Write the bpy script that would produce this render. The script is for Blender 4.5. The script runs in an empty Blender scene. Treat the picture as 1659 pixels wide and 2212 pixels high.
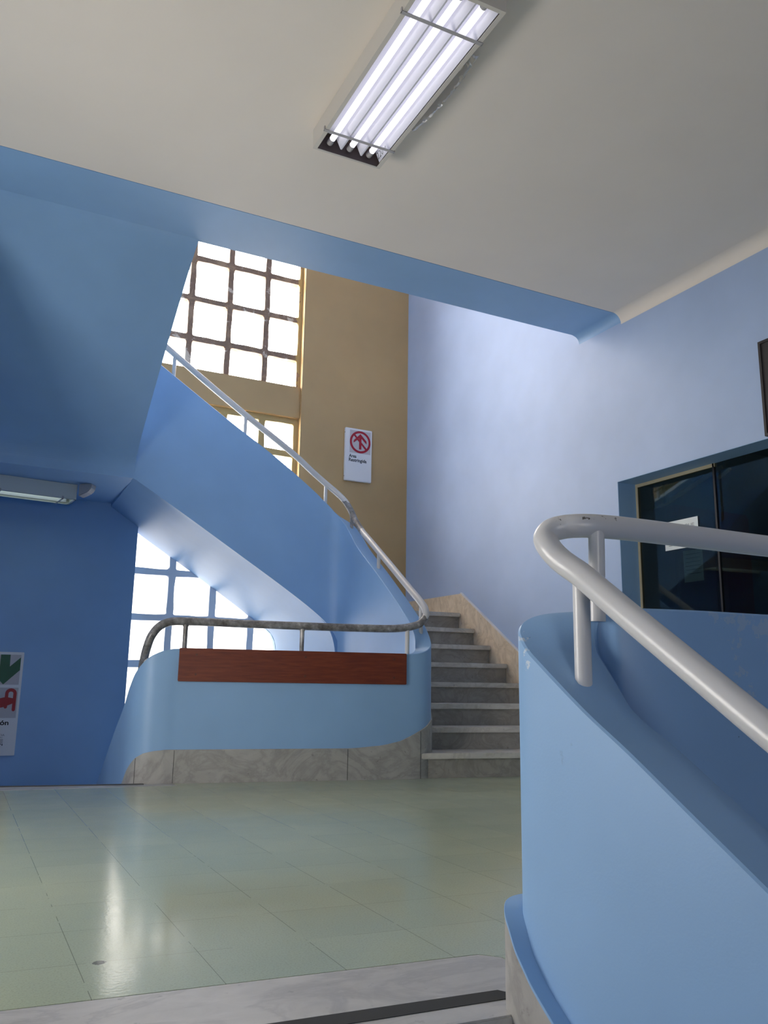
import bpy, bmesh, math, random
from mathutils import Vector, Matrix
random.seed(4)
S = bpy.context.scene
C = S.collection

# ------------------------------------------------------------------ camera
EYE = Vector((0.0, 0.0, 0.69475))
cam_d = bpy.data.cameras.new('camera')
cam = bpy.data.objects.new('camera', cam_d)
C.objects.link(cam)
cam_d.sensor_fit = 'VERTICAL'
cam_d.sensor_height = 24.0
cam_d.lens = 24.0 * 1790.729 / 2212.0
cam_d.clip_start = 0.02
cam.matrix_world = Matrix(((0.89094667, -0.10462855, -0.44189015, EYE.x),
                           (-0.45384217, -0.17186922, -0.87435019, EYE.y),
                           (0.01553468, 0.97954777, -0.20061116, EYE.z),
                           (0, 0, 0, 1)))
S.camera = cam

# ------------------------------------------------------------------ exposure, sky, lights
SKY = 22.0
S.view_settings.view_transform = 'Standard'
S.view_settings.look = 'None'
S.view_settings.gamma = 1.0
S.view_settings.use_curve_mapping = False
S.view_settings.exposure = 0.0
w = bpy.data.worlds.new('overcast_sky')
S.world = w
w.use_nodes = True
w.node_tree.nodes['Background'].inputs[0].default_value = (1.0, 0.95, 0.89, 1)
w.node_tree.nodes['Background'].inputs[1].default_value = SKY
S.cycles.max_bounces = 10
S.cycles.diffuse_bounces = 7
S.cycles.transparent_max_bounces = 12
S.cycles.caustics_reflective = False
S.cycles.caustics_refractive = False
S.cycles.sample_clamp_indirect = 8.0


def portal(name, loc, rot, sx, sy):
    l = bpy.data.lights.new(name, 'AREA')
    l.shape = 'RECTANGLE'; l.size = sx; l.size_y = sy
    l.cycles.is_portal = True
    o = bpy.data.objects.new(name, l)
    o.location = loc; o.rotation_euler = rot
    C.objects.link(o)
    return o


R90 = math.pi / 2
# window light enters through: back glass blocks, added windows left and behind the camera
portal('portal_back_upper', (2.11, 8.80, 5.4), (-R90, 0, 0), 2.4, 2.9)
portal('portal_back_middle', (2.11, 8.80, 2.6), (-R90, 0, 0), 2.4, 2.2)
portal('portal_back_lower', (2.26, 8.80, 0.0), (-R90, 0, 0), 1.9, 4.2)
portal('portal_left', (-1.86, 3.3, 1.05), (0, -R90, 0), 1.4, 1.6)
portal('portal_front', (-0.2, -3.14, 1.1), (R90, 0, 0), 1.0, 1.0)


# ------------------------------------------------------------------ materials
def srgb(r, g, b):
    def f(c):
        c /= 255.0
        return c / 12.92 if c <= 0.04045 else ((c + 0.055) / 1.055) ** 2.4
    return (f(r), f(g), f(b), 1)


class NT:
    def __init__(self, name):
        self.m = bpy.data.materials.new(name)
        self.m.use_nodes = True
        self.t = self.m.node_tree
        self.b = self.t.nodes['Principled BSDF']
        self.co = self.t.nodes.new('ShaderNodeTexCoord').outputs['Object']

    def n(self, typ, **kw):
        nd = self.t.nodes.new(typ)
        for k, v in kw.items():
            setattr(nd, k, v)
        return nd

    def link(self, a, b):
        self.t.links.new(a, b)

    def noise(self, scale, detail=4, rough=0.55, dist=0.0, co=None):
        nd = self.n('ShaderNodeTexNoise')
        nd.inputs['Scale'].default_value = scale
        nd.inputs['Detail'].default_value = detail
        nd.inputs['Roughness'].default_value = rough
        nd.inputs['Distortion'].default_value = dist
        self.link(co or self.co, nd.inputs['Vector'])
        return nd.outputs['Fac']

    def ramp(self, fac, stops):
        r = self.n('ShaderNodeValToRGB')
        cr = r.color_ramp
        while len(cr.elements) < len(stops):
            cr.elements.new(0.5)
        for e, (p, c) in zip(cr.elements, stops):
            e.position = p
            e.color = c if len(c) == 4 else (*c, 1)
        self.link(fac, r.inputs['Fac'])
        return r.outputs['Color']

    def mix(self, fac, a, b):
        m = self.n('ShaderNodeMix', data_type='RGBA')
        for sock, v in ((m.inputs[0], fac), (m.inputs[6], a), (m.inputs[7], b)):
            if hasattr(v, 'is_linked'):
                self.link(v, sock)
            else:
                sock.default_value = v
        return m.outputs[2]

    def math(self, op, a, b=0.0, c=None):
        m = self.n('ShaderNodeMath', operation=op)
        for i, v in enumerate((a, b, c)):
            if v is None:
                continue
            if hasattr(v, 'is_linked'):
                self.link(v, m.inputs[i])
            else:
                m.inputs[i].default_value = v
        return m.outputs[0]

    def bump(self, h, strength=0.2, dist=0.002):
        b = self.n('ShaderNodeBump')
        b.inputs['Strength'].default_value = strength
        b.inputs['Distance'].default_value = dist
        self.link(h, b.inputs['Height'])
        self.link(b.outputs[0], self.b.inputs['Normal'])

    def fin(self, color=None, rough=0.5, metal=0.0, spec=0.5):
        if color is not None:
            if hasattr(color, 'is_linked'):
                self.link(color, self.b.inputs['Base Color'])
            else:
                self.b.inputs['Base Color'].default_value = color
        if hasattr(rough, 'is_linked'):
            self.link(rough, self.b.inputs['Roughness'])
        else:
            self.b.inputs['Roughness'].default_value = rough
        self.b.inputs['Metallic'].default_value = metal
        self.b.inputs['Specular IOR Level'].default_value = spec
        return self.m


def paint(name, col, rough=0.45, var=0.05, chips=None, spec=0.4, chip_lo=0.70):
    k = NT(name)
    a = tuple(c * (1 - var) for c in col[:3]) + (1,)
    b = tuple(min(1, c * (1 + var)) for c in col[:3]) + (1,)
    c = k.ramp(k.noise(1.7, 3), [(0.3, a), (0.7, b)])
    if chips:
        msk = k.ramp(k.noise(3.1, 8, 0.62, 0.4), [(chip_lo, (0, 0, 0)), (chip_lo + 0.012, (1, 1, 1))])
        c = k.mix(msk, c, chips)
    k.bump(k.noise(160, 3), 0.10, 0.002)
    return k.fin(c, rough, 0, spec)


BLUE = (0.258, 0.430, 0.675, 1)
M = {}
M['blue'] = paint('blue_wall_paint', BLUE, 0.42)
M['blue_daylit'] = paint('blue_wall_paint_daylit', (0.375, 0.480, 0.69, 1), 0.45)  # same blue paint, with daylight overexposure paled into the colour
M['cream'] = paint('cream_ceiling_paint', (0.79, 0.715, 0.635, 1), 0.6, 0.02)
M['ochre'] = paint('ochre_wall_paint', (0.46, 0.305, 0.14, 1), 0.5, 0.05)
M['white_rail'] = paint('white_rail_enamel', (0.60, 0.585, 0.575, 1), 0.28, 0.04, (0.16, 0.15, 0.14, 1), 0.5, 0.665)
M['bar_blue'] = paint('pale_grille_paint', (0.80, 0.82, 0.88, 1), 0.5)
M['lamp_white'] = paint('white_lamp_enamel', (0.62, 0.58, 0.52, 1), 0.4, 0.02)
M['reflector'] = paint('white_reflector', (0.70, 0.69, 0.76, 1), 0.3, 0.01)
M['grey_plastic'] = paint('grey_plastic', (0.42, 0.40, 0.41, 1), 0.4, 0.03)
M['sign_white'] = paint('white_sign_enamel', (0.74, 0.72, 0.72, 1), 0.3, 0.01)
M['sign_grey'] = paint('grey_sign_field', (0.50, 0.46, 0.47, 1), 0.4, 0.01)
M['sign_red'] = paint('red_sign_ink', (0.36, 0.006, 0.022, 1), 0.4, 0.02)
M['sign_green'] = paint('green_sign_ink', (0.006, 0.10, 0.05, 1), 0.4, 0.02)
M['ink'] = paint('black_ink', (0.012, 0.012, 0.015, 1), 0.5, 0)
M['ink_grey'] = paint('grey_ink', (0.18, 0.19, 0.2, 1), 0.5, 0)
M['dark'] = paint('dark_brown_board', (0.022, 0.016, 0.016, 1), 0.5, 0.1)
M['end_shade'] = paint('brown_end_shade', (0.13, 0.10, 0.10, 1), 0.6, 0.05)  # shade at the lamp's far end, put into the colour
M['grey_housing'] = paint('grey_white_lamp_housing', (0.62, 0.64, 0.62, 1), 0.4, 0.02)
M['paper'] = paint('white_paper', (0.72, 0.76, 0.76, 1), 0.6, 0.01)
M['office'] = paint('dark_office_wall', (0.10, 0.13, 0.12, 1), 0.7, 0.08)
M['cabinet'] = paint('brown_cabinet_wood', (0.10, 0.035, 0.02, 1), 0.4, 0.1)
M['batten'] = paint('pale_unpainted_batten', (0.46, 0.40, 0.27, 1), 0.7, 0.1)
M['strip_dark'] = paint('dark_anti_slip_strip', (0.035, 0.036, 0.036, 1), 0.8, 0.1)
M['metal_edge'] = paint('dark_metal_edge', (0.05, 0.05, 0.055, 1), 0.4, 0.1)
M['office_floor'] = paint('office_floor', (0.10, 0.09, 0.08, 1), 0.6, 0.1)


def worn_parapet():
    # same blue paint, with repaired and rubbed patches at fixed places on the wall
    k = NT('blue_parapet_paint_worn')
    c = k.ramp(k.noise(1.7, 3), [(0.3, tuple(v * 0.95 for v in BLUE[:3])), (0.7, tuple(v * 1.05 for v in BLUE[:3]))])
    nz = k.noise(34, 8, 0.68)
    def spots(pts):
        m = None
        for (x, y, z, r) in pts:
            d = k.n('ShaderNodeVectorMath', operation='DISTANCE')
            k.link(k.co, d.inputs[0]); d.inputs[1].default_value = (x, y, z)
            e = k.math('SUBTRACT', d.outputs['Value'], r)
            m = e if m is None else k.math('MINIMUM', m, e)
        return k.math('ADD', m, k.math('MULTIPLY', k.math('SUBTRACT', nz, 0.47), 0.16))
    a = spots([(1.60, 1.41, 0.862, .012), (1.66, 1.405, 0.845, .022), (1.645, 1.405, 0.80, .018), (1.65, 1.405, 0.76, .015), (1.66, 1.405, 0.725, .012), (1.69, 1.40, 0.685, .014),
               (1.74, 1.395, 0.84, .03), (1.42, 1.43, 0.866, .005), (1.79, 1.39, 0.79, .035), (1.78, 1.39, 0.72, .03)])
    b = spots([(1.178, 1.606, 0.80, .010), (1.178, 1.585, 0.775, .012), (1.19, 1.57, 0.765, .008), (1.185, 1.625, 0.85, .004), (1.176, 1.58, 0.735, .006)])
    c = k.mix(k.math('MULTIPLY', k.math('LESS_THAN', a, 0.0), 0.55), c, (0.40, 0.50, 0.62, 1))
    c = k.mix(k.math('LESS_THAN', b, 0.0), c, (0.52, 0.60, 0.70, 1))
    sm = spots([(1.176, 1.456, 0.548, .0)])
    c = k.mix(k.math('MULTIPLY', k.math('LESS_THAN', sm, 0.010), 0.22), c, (0.14, 0.22, 0.36, 1))
    fl = k.ramp(k.noise(38, 2, 0.4), [(0.80, (0, 0, 0)), (0.81, (1, 1, 1))])
    c = k.mix(fl, c, (0.08, 0.12, 0.2, 1))
    k.bump(k.noise(160, 3), 0.10, 0.002)
    return k.fin(c, 0.42, 0, 0.4)


def worn_metal():
    k = NT('worn_grey_rail_metal')
    n1 = k.noise(7, 8, 0.65, 0.3)
    c = k.ramp(n1, [(0.36, (0.10, 0.085, 0.075)), (0.46, (0.20, 0.19, 0.18)), (0.56, (0.34, 0.33, 0.32)), (0.66, (0.50, 0.48, 0.46))])
    k.bump(n1, 0.25, 0.002)
    return k.fin(c, 0.4, 0.25, 0.5)


def rail_mixed():
    # enamel that has worn to bare metal near the bend and along the level run; wear follows the real rail
    k = NT('white_rail_enamel_worn_to_metal')
    sx = k.n('ShaderNodeSeparateXYZ'); k.link(k.co, sx.inputs[0])
    z = k.math('ADD', sx.outputs[2], k.math('MULTIPLY', k.math('SUBTRACT', k.noise(9, 5), 0.5), 0.30))
    lo = k.math('LESS_THAN', z, 1.20)
    mid = k.math('MULTIPLY', k.math('GREATER_THAN', z, 2.06), k.math('LESS_THAN', z, 2.40))
    wear = k.math('MAXIMUM', lo, mid)
    metal = k.ramp(k.noise(16, 8, 0.7), [(0.34, (0.085, 0.075, 0.068)), (0.46, (0.17, 0.16, 0.155)), (0.60, (0.28, 0.27, 0.265)), (0.70, (0.48, 0.46, 0.45))])
    c = k.mix(wear, (0.60, 0.575, 0.555, 1), metal)
    k.bump(k.noise(40, 5), 0.12, 0.002)
    return k.fin(c, 0.33, 0.1, 0.5)


M['rail_mixed'] = rail_mixed()
M['worn_metal'] = worn_metal()
M['blue_chip'] = worn_parapet()


def near_rail():
    k = NT('white_rail_enamel_chipped_bend')
    nz = k.noise(60, 8, 0.7)
    m = None
    for (x, y, z, r) in [(1.235, 1.530, 1.078, .004), (1.255, 1.500, 1.084, .006), (1.275, 1.488, 1.086, .006), (1.30, 1.478, 1.088, .007), (1.33, 1.470, 1.088, .006), (1.36, 1.468, 1.088, .005), (1.225, 1.545, 1.05, .003), (1.245, 1.50, 1.05, .003)]:
        d = k.n('ShaderNodeVectorMath', operation='DISTANCE')
        k.link(k.co, d.inputs[0]); d.inputs[1].default_value = (x, y, z)
        e = k.math('SUBTRACT', d.outputs['Value'], r)
        m = e if m is None else k.math('MINIMUM', m, e)
    m = k.math('ADD', m, k.math('MULTIPLY', k.math('SUBTRACT', nz, 0.5), 0.07))
    base = k.ramp(k.noise(1.7, 3), [(0.3, (0.62, 0.605, 0.60)), (0.7, (0.70, 0.685, 0.675))])
    speck = k.ramp(k.noise(55, 3, 0.5), [(0.79, (0, 0, 0)), (0.80, (1, 1, 1))])
    c = k.mix(speck, base, (0.20, 0.19, 0.18, 1))
    c = k.mix(k.math('LESS_THAN', m, 0.0), c, (0.13, 0.12, 0.11, 1))
    k.bump(k.noise(60, 3), 0.05, 0.002)
    return k.fin(c, 0.3, 0, 0.5)


M['near_rail'] = near_rail()


def marble(name, base, vein, rough=0.3, sc=1.0):
    k = NT(name)
    mp = k.n('ShaderNodeMapping')
    mp.inputs['Rotation'].default_value = (0.5, 0.4, 0.7)
    mp.inputs['Scale'].default_value = (1.0 * sc, 2.2 * sc, 1.4 * sc)
    k.link(k.co, mp.inputs['Vector'])
    n1 = k.noise(2.2, 9, 0.6, 1.3, mp.outputs[0])
    n2 = k.noise(5.5, 8, 0.62, 0.8, mp.outputs[0])
    v = k.ramp(n1, [(0.43, (0, 0, 0)), (0.50, (1, 1, 1)), (0.56, (0, 0, 0))])
    c1 = k.ramp(n2, [(0.3, tuple(x * 0.86 for x in base)), (0.7, tuple(min(1, x * 1.08) for x in base))])
    c = k.mix(k.math('MULTIPLY', v, 0.42), c1, (*vein, 1))
    d = k.ramp(k.noise(26, 5), [(0.66, (0, 0, 0)), (0.74, (1, 1, 1))])
    c = k.mix(k.math('MULTIPLY', d, 0.5), c, (vein[0] * 0.5, vein[1] * 0.5, vein[2] * 0.5, 1))
    return k.fin(c, rough, 0, 0.4)


M['marble'] = marble('grey_white_marble', (0.50, 0.485, 0.46), (0.27, 0.265, 0.265))
M['marble_skirt'] = marble('grey_skirting_marble', (0.40, 0.385, 0.36), (0.20, 0.19, 0.18), 0.4)
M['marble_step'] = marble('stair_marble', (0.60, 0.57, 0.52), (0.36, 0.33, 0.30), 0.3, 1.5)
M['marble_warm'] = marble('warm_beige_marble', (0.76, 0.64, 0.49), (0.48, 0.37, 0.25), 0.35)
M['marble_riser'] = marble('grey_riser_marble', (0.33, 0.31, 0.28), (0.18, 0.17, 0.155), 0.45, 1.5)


def vinyl():
    k = NT('green_vinyl_tiles')
    sx = k.n('ShaderNodeSeparateXYZ'); k.link(k.co, sx.inputs[0])
    X = k.math('SUBTRACT', sx.outputs[0], 0.640)
    Y = k.math('SUBTRACT', k.math('ADD', sx.outputs[1], k.math('MULTIPLY', sx.outputs[0], 0.075)), 2.645)
    u = k.math('DIVIDE', X, 0.2955); v = k.math('DIVIDE', Y, 0.2955)
    fu = k.math('ABSOLUTE', k.math('SUBTRACT', k.math('FRACT', k.math('ADD', u, 0.5)), 0.5))
    fv = k.math('ABSOLUTE', k.math('SUBTRACT', k.math('FRACT', k.math('ADD', v, 0.5)), 0.5))
    g = k.math('MAXIMUM', k.math('LESS_THAN', fu, 0.0032), k.math('LESS_THAN', fv, 0.0022))
    gg = k.math('MULTIPLY', g, k.math('GREATER_THAN', k.noise(5, 4), 0.43))
    cb = k.n('ShaderNodeCombineXYZ')
    k.link(k.math('FLOOR', u), cb.inputs[0]); k.link(k.math('FLOOR', v), cb.inputs[1])
    wn = k.n('ShaderNodeTexWhiteNoise'); k.link(cb.outputs[0], wn.inputs['Vector'])
    tile = k.ramp(wn.outputs['Value'], [(0.0, (0.425, 0.475, 0.345)), (1.0, (0.455, 0.50, 0.36))])
    fl = k.ramp(k.noise(190, 3, 0.7), [(0.35, (0.55, 0.55, 0.55)), (0.5, (1, 1, 1)), (0.66, (1.0, 1.0, 1.0)), (0.76, (1.45, 1.45, 1.4))])
    mm = k.n('ShaderNodeMix', data_type='RGBA', blend_type='MULTIPLY')
    mm.inputs[0].default_value = 0.35
    k.link(tile, mm.inputs[6]); k.link(fl, mm.inputs[7])
    patch = k.ramp(k.noise(0.9, 4), [(0.35, (0.88, 0.92, 0.95)), (0.65, (1.08, 1.05, 0.98))])
    m2 = k.n('ShaderNodeMix', data_type='RGBA', blend_type='MULTIPLY')
    m2.inputs[0].default_value = 0.8
    k.link(mm.outputs[2], m2.inputs[6]); k.link(patch, m2.inputs[7])
    c = k.mix(k.math('MULTIPLY', gg, 0.6), m2.outputs[2], (0.075, 0.085, 0.06, 1))
    spots = k.ramp(k.noise(14, 2, 0.4), [(0.815, (0, 0, 0)), (0.82, (1, 1, 1))])
    c = k.mix(spots, c, (0.06, 0.06, 0.05, 1))
    # one worn grey scuff
    sc = k.n('ShaderNodeVectorMath', operation='DISTANCE')
    k.link(k.co, sc.inputs[0]); sc.inputs[1].default_value = (0.395, 2.315, 0.0)
    sd = k.math('ADD', sc.outputs['Value'], k.math('MULTIPLY', k.noise(30, 4), 0.05))
    c = k.mix(k.math('LESS_THAN', sd, 0.040), c, (0.13, 0.14, 0.10, 1))
    k.bump(k.noise(75, 3), 0.07, 0.003)
    r = k.ramp(k.noise(6, 5), [(0.3, (0.115, 0.115, 0.115)), (0.7, (0.175, 0.175, 0.175))])
    return k.fin(c, r, 0, 0.5)


M['vinyl'] = vinyl()


def wood():
    k = NT('mahogany_board')
    mp = k.n('ShaderNodeMapping'); mp.inputs['Scale'].default_value = (1.2, 12, 34)
    k.link(k.co, mp.inputs['Vector'])
    n = k.noise(2.0, 6, 0.6, 0.6, mp.outputs[0])
    c = k.ramp(n, [(0.3, (0.11, 0.019, 0.007)), (0.6, (0.18, 0.036, 0.012)), (0.8, (0.23, 0.055, 0.019))])
    return k.fin(c, 0.38, 0, 0.45)


M['wood'] = wood()


def grille_paint():
    # ochre paint on the bars with flakes off to brown putty and grey cement
    k = NT('flaking_ochre_grille_paint')
    sx = k.n('ShaderNodeSeparateXYZ'); k.link(k.co, sx.inputs[0])
    n = k.noise(6, 8, 0.65, 0.5)
    c = k.ramp(n, [(0.38, (0.34, 0.23, 0.15)), (0.48, (0.22, 0.145, 0.10)), (0.58, (0.27, 0.18, 0.13)), (0.62, (0.62, 0.54, 0.44))])
    och = (0.46, 0.33, 0.14, 1)
    right = k.math('GREATER_THAN', k.math('ADD', sx.outputs[0], k.math('MULTIPLY', n, 0.5)), 3.42)
    low = k.math('LESS_THAN', k.math('ADD', sx.outputs[2], k.math('MULTIPLY', n, 0.3)), 4.05)
    c = k.mix(k.math('MAXIMUM', right, low), c, och)
    k.bump(n, 0.6, 0.01)
    return k.fin(c, 0.6, 0, 0.3)


M['grille'] = grille_paint()


def glassblock(name='ribbed_glass_block', T=0.92):
    k = NT(name)
    t = k.t
    tr = k.n('ShaderNodeBsdfTransparent'); tr.inputs[0].default_value = (T, T, T, 1)
    gl = k.n('ShaderNodeBsdfGlossy'); gl.inputs['Roughness'].default_value = 0.15
    sx = k.n('ShaderNodeSeparateXYZ'); k.link(k.co, sx.inputs[0])
    hh = k.math('ADD', k.math('SINE', k.math('MULTIPLY', sx.outputs[0], 420.0)), k.math('SINE', k.math('MULTIPLY', sx.outputs[2], 420.0)))
    b = k.n('ShaderNodeBump'); b.inputs['Strength'].default_value = 0.5; b.inputs['Distance'].default_value = 0.002
    k.link(hh, b.inputs['Height']); k.link(b.outputs[0], gl.inputs['Normal'])
    mx = k.n('ShaderNodeMixShader'); mx.inputs[0].default_value = 0.06
    k.link(tr.outputs[0], mx.inputs[1]); k.link(gl.outputs[0], mx.inputs[2])
    k.link(mx.outputs[0], t.nodes['Material Output'].inputs['Surface'])
    return k.m


M['glass_block'] = glassblock()
M['glass_block_low'] = glassblock('dimmed_ribbed_glass_block', 0.44)  # tint lowered to dim window light on the soffit


def clear(name, tint, gloss, rough):
    k = NT(name)
    tr = k.n('ShaderNodeBsdfTransparent'); tr.inputs[0].default_value = tint
    gl = k.n('ShaderNodeBsdfGlossy'); gl.inputs['Roughness'].default_value = rough
    fr = k.n('ShaderNodeFresnel'); fr.inputs[0].default_value = 1.5
    mx = k.n('ShaderNodeMixShader')
    k.link(k.math('ADD', k.math('MULTIPLY', fr.outputs[0], 0.55), gloss), mx.inputs[0])
    k.link(tr.outputs[0], mx.inputs[1]); k.link(gl.outputs[0], mx.inputs[2])
    k.link(mx.outputs[0], k.t.nodes['Material Output'].inputs['Surface'])
    return k.m


M['office_glass'] = clear('tinted_office_glass', (0.50, 0.56, 0.53, 1), 0.0, 0.02)
M['clear_plastic'] = clear('clear_bubbled_plastic', (0.97, 0.96, 0.95, 1), 0.0, 0.35)


def emit(name, col, s):
    k = NT(name)
    k.b.inputs['Base Color'].default_value = (0.8, 0.8, 0.8, 1)
    k.b.inputs['Emission Color'].default_value = (*col, 1)
    k.b.inputs['Emission Strength'].default_value = s
    return k.m


M['tube'] = emit('lit_cool_tube', (0.93, 0.93, 1.0), 1.2)
M['tube_green'] = emit('lit_greenish_tube', (0.80, 1.0, 0.78), 1.6)


# ------------------------------------------------------------------ builders
def link(name, me, mat=None, parent=None):
    o = bpy.data.objects.new(name, me)
    C.objects.link(o)
    if mat:
        me.materials.append(M[mat] if isinstance(mat, str) else mat)
    if parent:
        o.parent = parent
    return o


def mesh(name, vs, fs, mat, parent=None, smooth=False, recalc=True):
    me = bpy.data.meshes.new(name)
    me.from_pydata([tuple(v) for v in vs], [], fs)
    bm = bmesh.new(); bm.from_mesh(me)
    bmesh.ops.remove_doubles(bm, verts=bm.verts, dist=1e-5)
    if recalc:
        bmesh.ops.recalc_face_normals(bm, faces=bm.faces)
    bm.to_mesh(me); bm.free()
    if smooth:
        for p in me.polygons:
            p.use_smooth = True
        me.set_sharp_from_angle(angle=math.radians(32))
    return link(name, me, mat, parent)


def boxes(name, bl, mat, parent=None, bev=0.0, rz=None):
    """bl: list of (x0,y0,z0,x1,y1,z1)"""
    bm = bmesh.new()
    for (x0, y0, z0, x1, y1, z1) in bl:
        vs = [bm.verts.new((x, y, z)) for x in (x0, x1) for y in (y0, y1) for z in (z0, z1)]
        for f in ((0, 1, 3, 2), (4, 6, 7, 5), (0, 4, 5, 1), (2, 3, 7, 6), (0, 2, 6, 4), (1, 5, 7, 3)):
            bm.faces.new([vs[i] for i in f])
    if bev > 0:
        bmesh.ops.bevel(bm, geom=bm.edges[:], offset=bev, segments=2, affect='EDGES', clamp_overlap=True)
    bmesh.ops.recalc_face_normals(bm, faces=bm.faces)
    me = bpy.data.meshes.new(name); bm.to_mesh(me); bm.free()
    return link(name, me, mat, parent)


def prism(name, poly, z0, z1, mat, parent=None, bev=0.0, axis='z'):
    """poly: 2D outline; axis z -> (x,y) swept z0..z1; axis y -> (x,z) swept in y; axis x -> (y,z) swept in x"""
    def P(p, d):
        if axis == 'z':
            return (p[0], p[1], d)
        if axis == 'y':
            return (p[0], d, p[1])
        return (d, p[0], p[1])
    bm = bmesh.new()
    a = [bm.verts.new(P(p, z0)) for p in poly]
    b = [bm.verts.new(P(p, z1)) for p in poly]
    n = len(poly)
    bm.faces.new(a); bm.faces.new(b[::-1])
    for i in range(n):
        bm.faces.new((a[i], a[(i + 1) % n], b[(i + 1) % n], b[i]))
    bmesh.ops.recalc_face_normals(bm, faces=bm.faces)
    if bev > 0:
        bmesh.ops.bevel(bm, geom=bm.edges[:], offset=bev, segments=2, affect='EDGES', clamp_overlap=True)
    bmesh.ops.triangulate(bm, faces=[f for f in bm.faces if len(f.verts) > 4])
    me = bpy.data.meshes.new(name); bm.to_mesh(me); bm.free()
    return link(name, me, mat, parent)


def spline(pts, sub=6):
    """Catmull-Rom through points of any dimension"""
    out = []
    n = len(pts)
    for i in range(n - 1):
        p0 = pts[max(i - 1, 0)]; p1 = pts[i]; p2 = pts[i + 1]; p3 = pts[min(i + 2, n - 1)]
        d1 = math.dist(p0, p1) or 1e-6; d2 = math.dist(p1, p2) or 1e-6; d3 = math.dist(p2, p3) or 1e-6
        for s in range(sub):
            t = s / sub
            r = []
            for a, b, c, d in zip(p0, p1, p2, p3):
                m1 = (c - b) if i == 0 else ((b - a) / d1 * d2 + (c - b)) / 2
                m2 = (c - b) if i == n - 2 else ((d - c) / d3 * d2 + (c - b)) / 2
                r.append((2 * t**3 - 3 * t**2 + 1) * b + (t**3 - 2 * t**2 + t) * m1 + (-2 * t**3 + 3 * t**2) * c + (t**3 - t**2) * m2)
            out.append(tuple(r))
    out.append(tuple(pts[-1]))
    return out


def tube(name, pts, r, mat, parent=None, seg=16, cap=True):
    vs, fs = [], []
    pts = [Vector(p) for p in pts]
    n = len(pts)
    up = Vector((0, 0, 1))
    T0 = (pts[1] - pts[0]).normalized()
    N = T0.cross(up)
    if N.length < 0.1:
        N = T0.cross(Vector((1, 0, 0)))
    N.normalize()
    for i, p in enumerate(pts):
        T = (pts[min(i + 1, n - 1)] - pts[max(i - 1, 0)]).normalized()
        N = (N - T * N.dot(T)).normalized()
        B = T.cross(N)
        for k in range(seg):
            a = 2 * math.pi * k / seg
            vs.append(p + (N * math.cos(a) + B * math.sin(a)) * r)
    for i in range(n - 1):
        for k in range(seg):
            k2 = (k + 1) % seg
            fs.append((i * seg + k, i * seg + k2, (i + 1) * seg + k2, (i + 1) * seg + k))
    if cap:
        fs.append(tuple(range(seg))); fs.append(tuple((n - 1) * seg + k for k in range(seg)))
    return mesh(name, vs, fs, mat, parent, smooth=True)


def thing(name, label, cat, loc=(0, 0, 0), rz=0.0, group=None):
    o = bpy.data.objects.new(name, None)
    o.empty_display_size = 0.1
    C.objects.link(o)
    o.location = loc; o.rotation_euler = (0, 0, rz)
    o['label'] = label; o['category'] = cat
    if group:
        o['group'] = group
    return o


def tag(o, label, cat, group=None):
    o['label'] = label; o['category'] = cat
    if group:
        o['group'] = group
    return o


def struct(o, label=None):
    o['kind'] = 'structure'
    if label:
        o['label'] = label
    return o


def text(name, s, size, mat, M4, parent=None, ax='LEFT', width=None, depth=0.0006, shear=0.0, bold=0.0):
    """flat lettering as mesh; M4 maps text plane (x right, y up) into the world"""
    cu = bpy.data.curves.new(name, 'FONT')
    cu.body = s; cu.size = size; cu.align_x = ax; cu.extrude = depth; cu.shear = shear; cu.offset = bold
    cu.resolution_u = 4
    o = bpy.data.objects.new(name, cu)
    C.objects.link(o)
    dg = bpy.context.evaluated_depsgraph_get()
    me = bpy.data.meshes.new_from_object(o.evaluated_get(dg))
    bpy.data.objects.remove(o); bpy.data.curves.remove(cu)
    xs = [v.co.x for v in me.vertices]
    if width and xs:
        k = width / (max(xs) - min(xs))
        x0 = min(xs) if ax == 'LEFT' else max(xs)
        for v in me.vertices:
            v.co.x = (v.co.x - x0) * k
    me.transform(M4)
    me.materials.clear()
    return link(name, me, mat, parent)


def stroke2d(pts, w, cap=True):
    """polygon list (verts, faces) for a fat polyline with round caps"""
    vs, fs = [], []
    def quad(a, b):
        a = Vector(a); b = Vector(b); d = (b - a).normalized(); n = Vector((-d.y, d.x)) * w / 2
        i = len(vs); vs.extend([a + n, b + n, b - n, a - n]); fs.append((i, i + 1, i + 2, i + 3))
    def disc(a, m=14):
        i = len(vs)
        for k in range(m):
            t = 2 * math.pi * k / m
            vs.append(Vector((a[0] + w / 2 * math.cos(t), a[1] + w / 2 * math.sin(t))))
        fs.append(tuple(range(i, i + m)))
    for i in range(len(pts) - 1):
        quad(pts[i], pts[i + 1])
        if i > 0:
            disc(pts[i])
    if cap:
        disc(pts[0]); disc(pts[-1])
    return vs, fs


def flat(name, polys, y, th, mat, parent=None):
    """thin plates facing -y: polys = list of [(x,z)...]"""
    vs, fs = [], []
    for p in polys:
        i = len(vs); n = len(p)
        e = 0.00004 * (len(vs) and polys.index(p))
        vs += [(a, y, b) for a, b in p] + [(a, y - th - e, b) for a, b in p]
        fs.append(tuple(range(i, i + n))); fs.append(tuple(range(i + n, i + 2 * n)))
        for k in range(n):
            fs.append((i + k, i + (k + 1) % n, i + n + (k + 1) % n, i + n + k))
    me = bpy.data.meshes.new(name)
    me.from_pydata(vs, [], fs)
    bm = bmesh.new(); bm.from_mesh(me)
    bmesh.ops.recalc_face_normals(bm, faces=bm.faces)
    bm.to_mesh(me); bm.free()
    return link(name, me, mat, parent)


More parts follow.
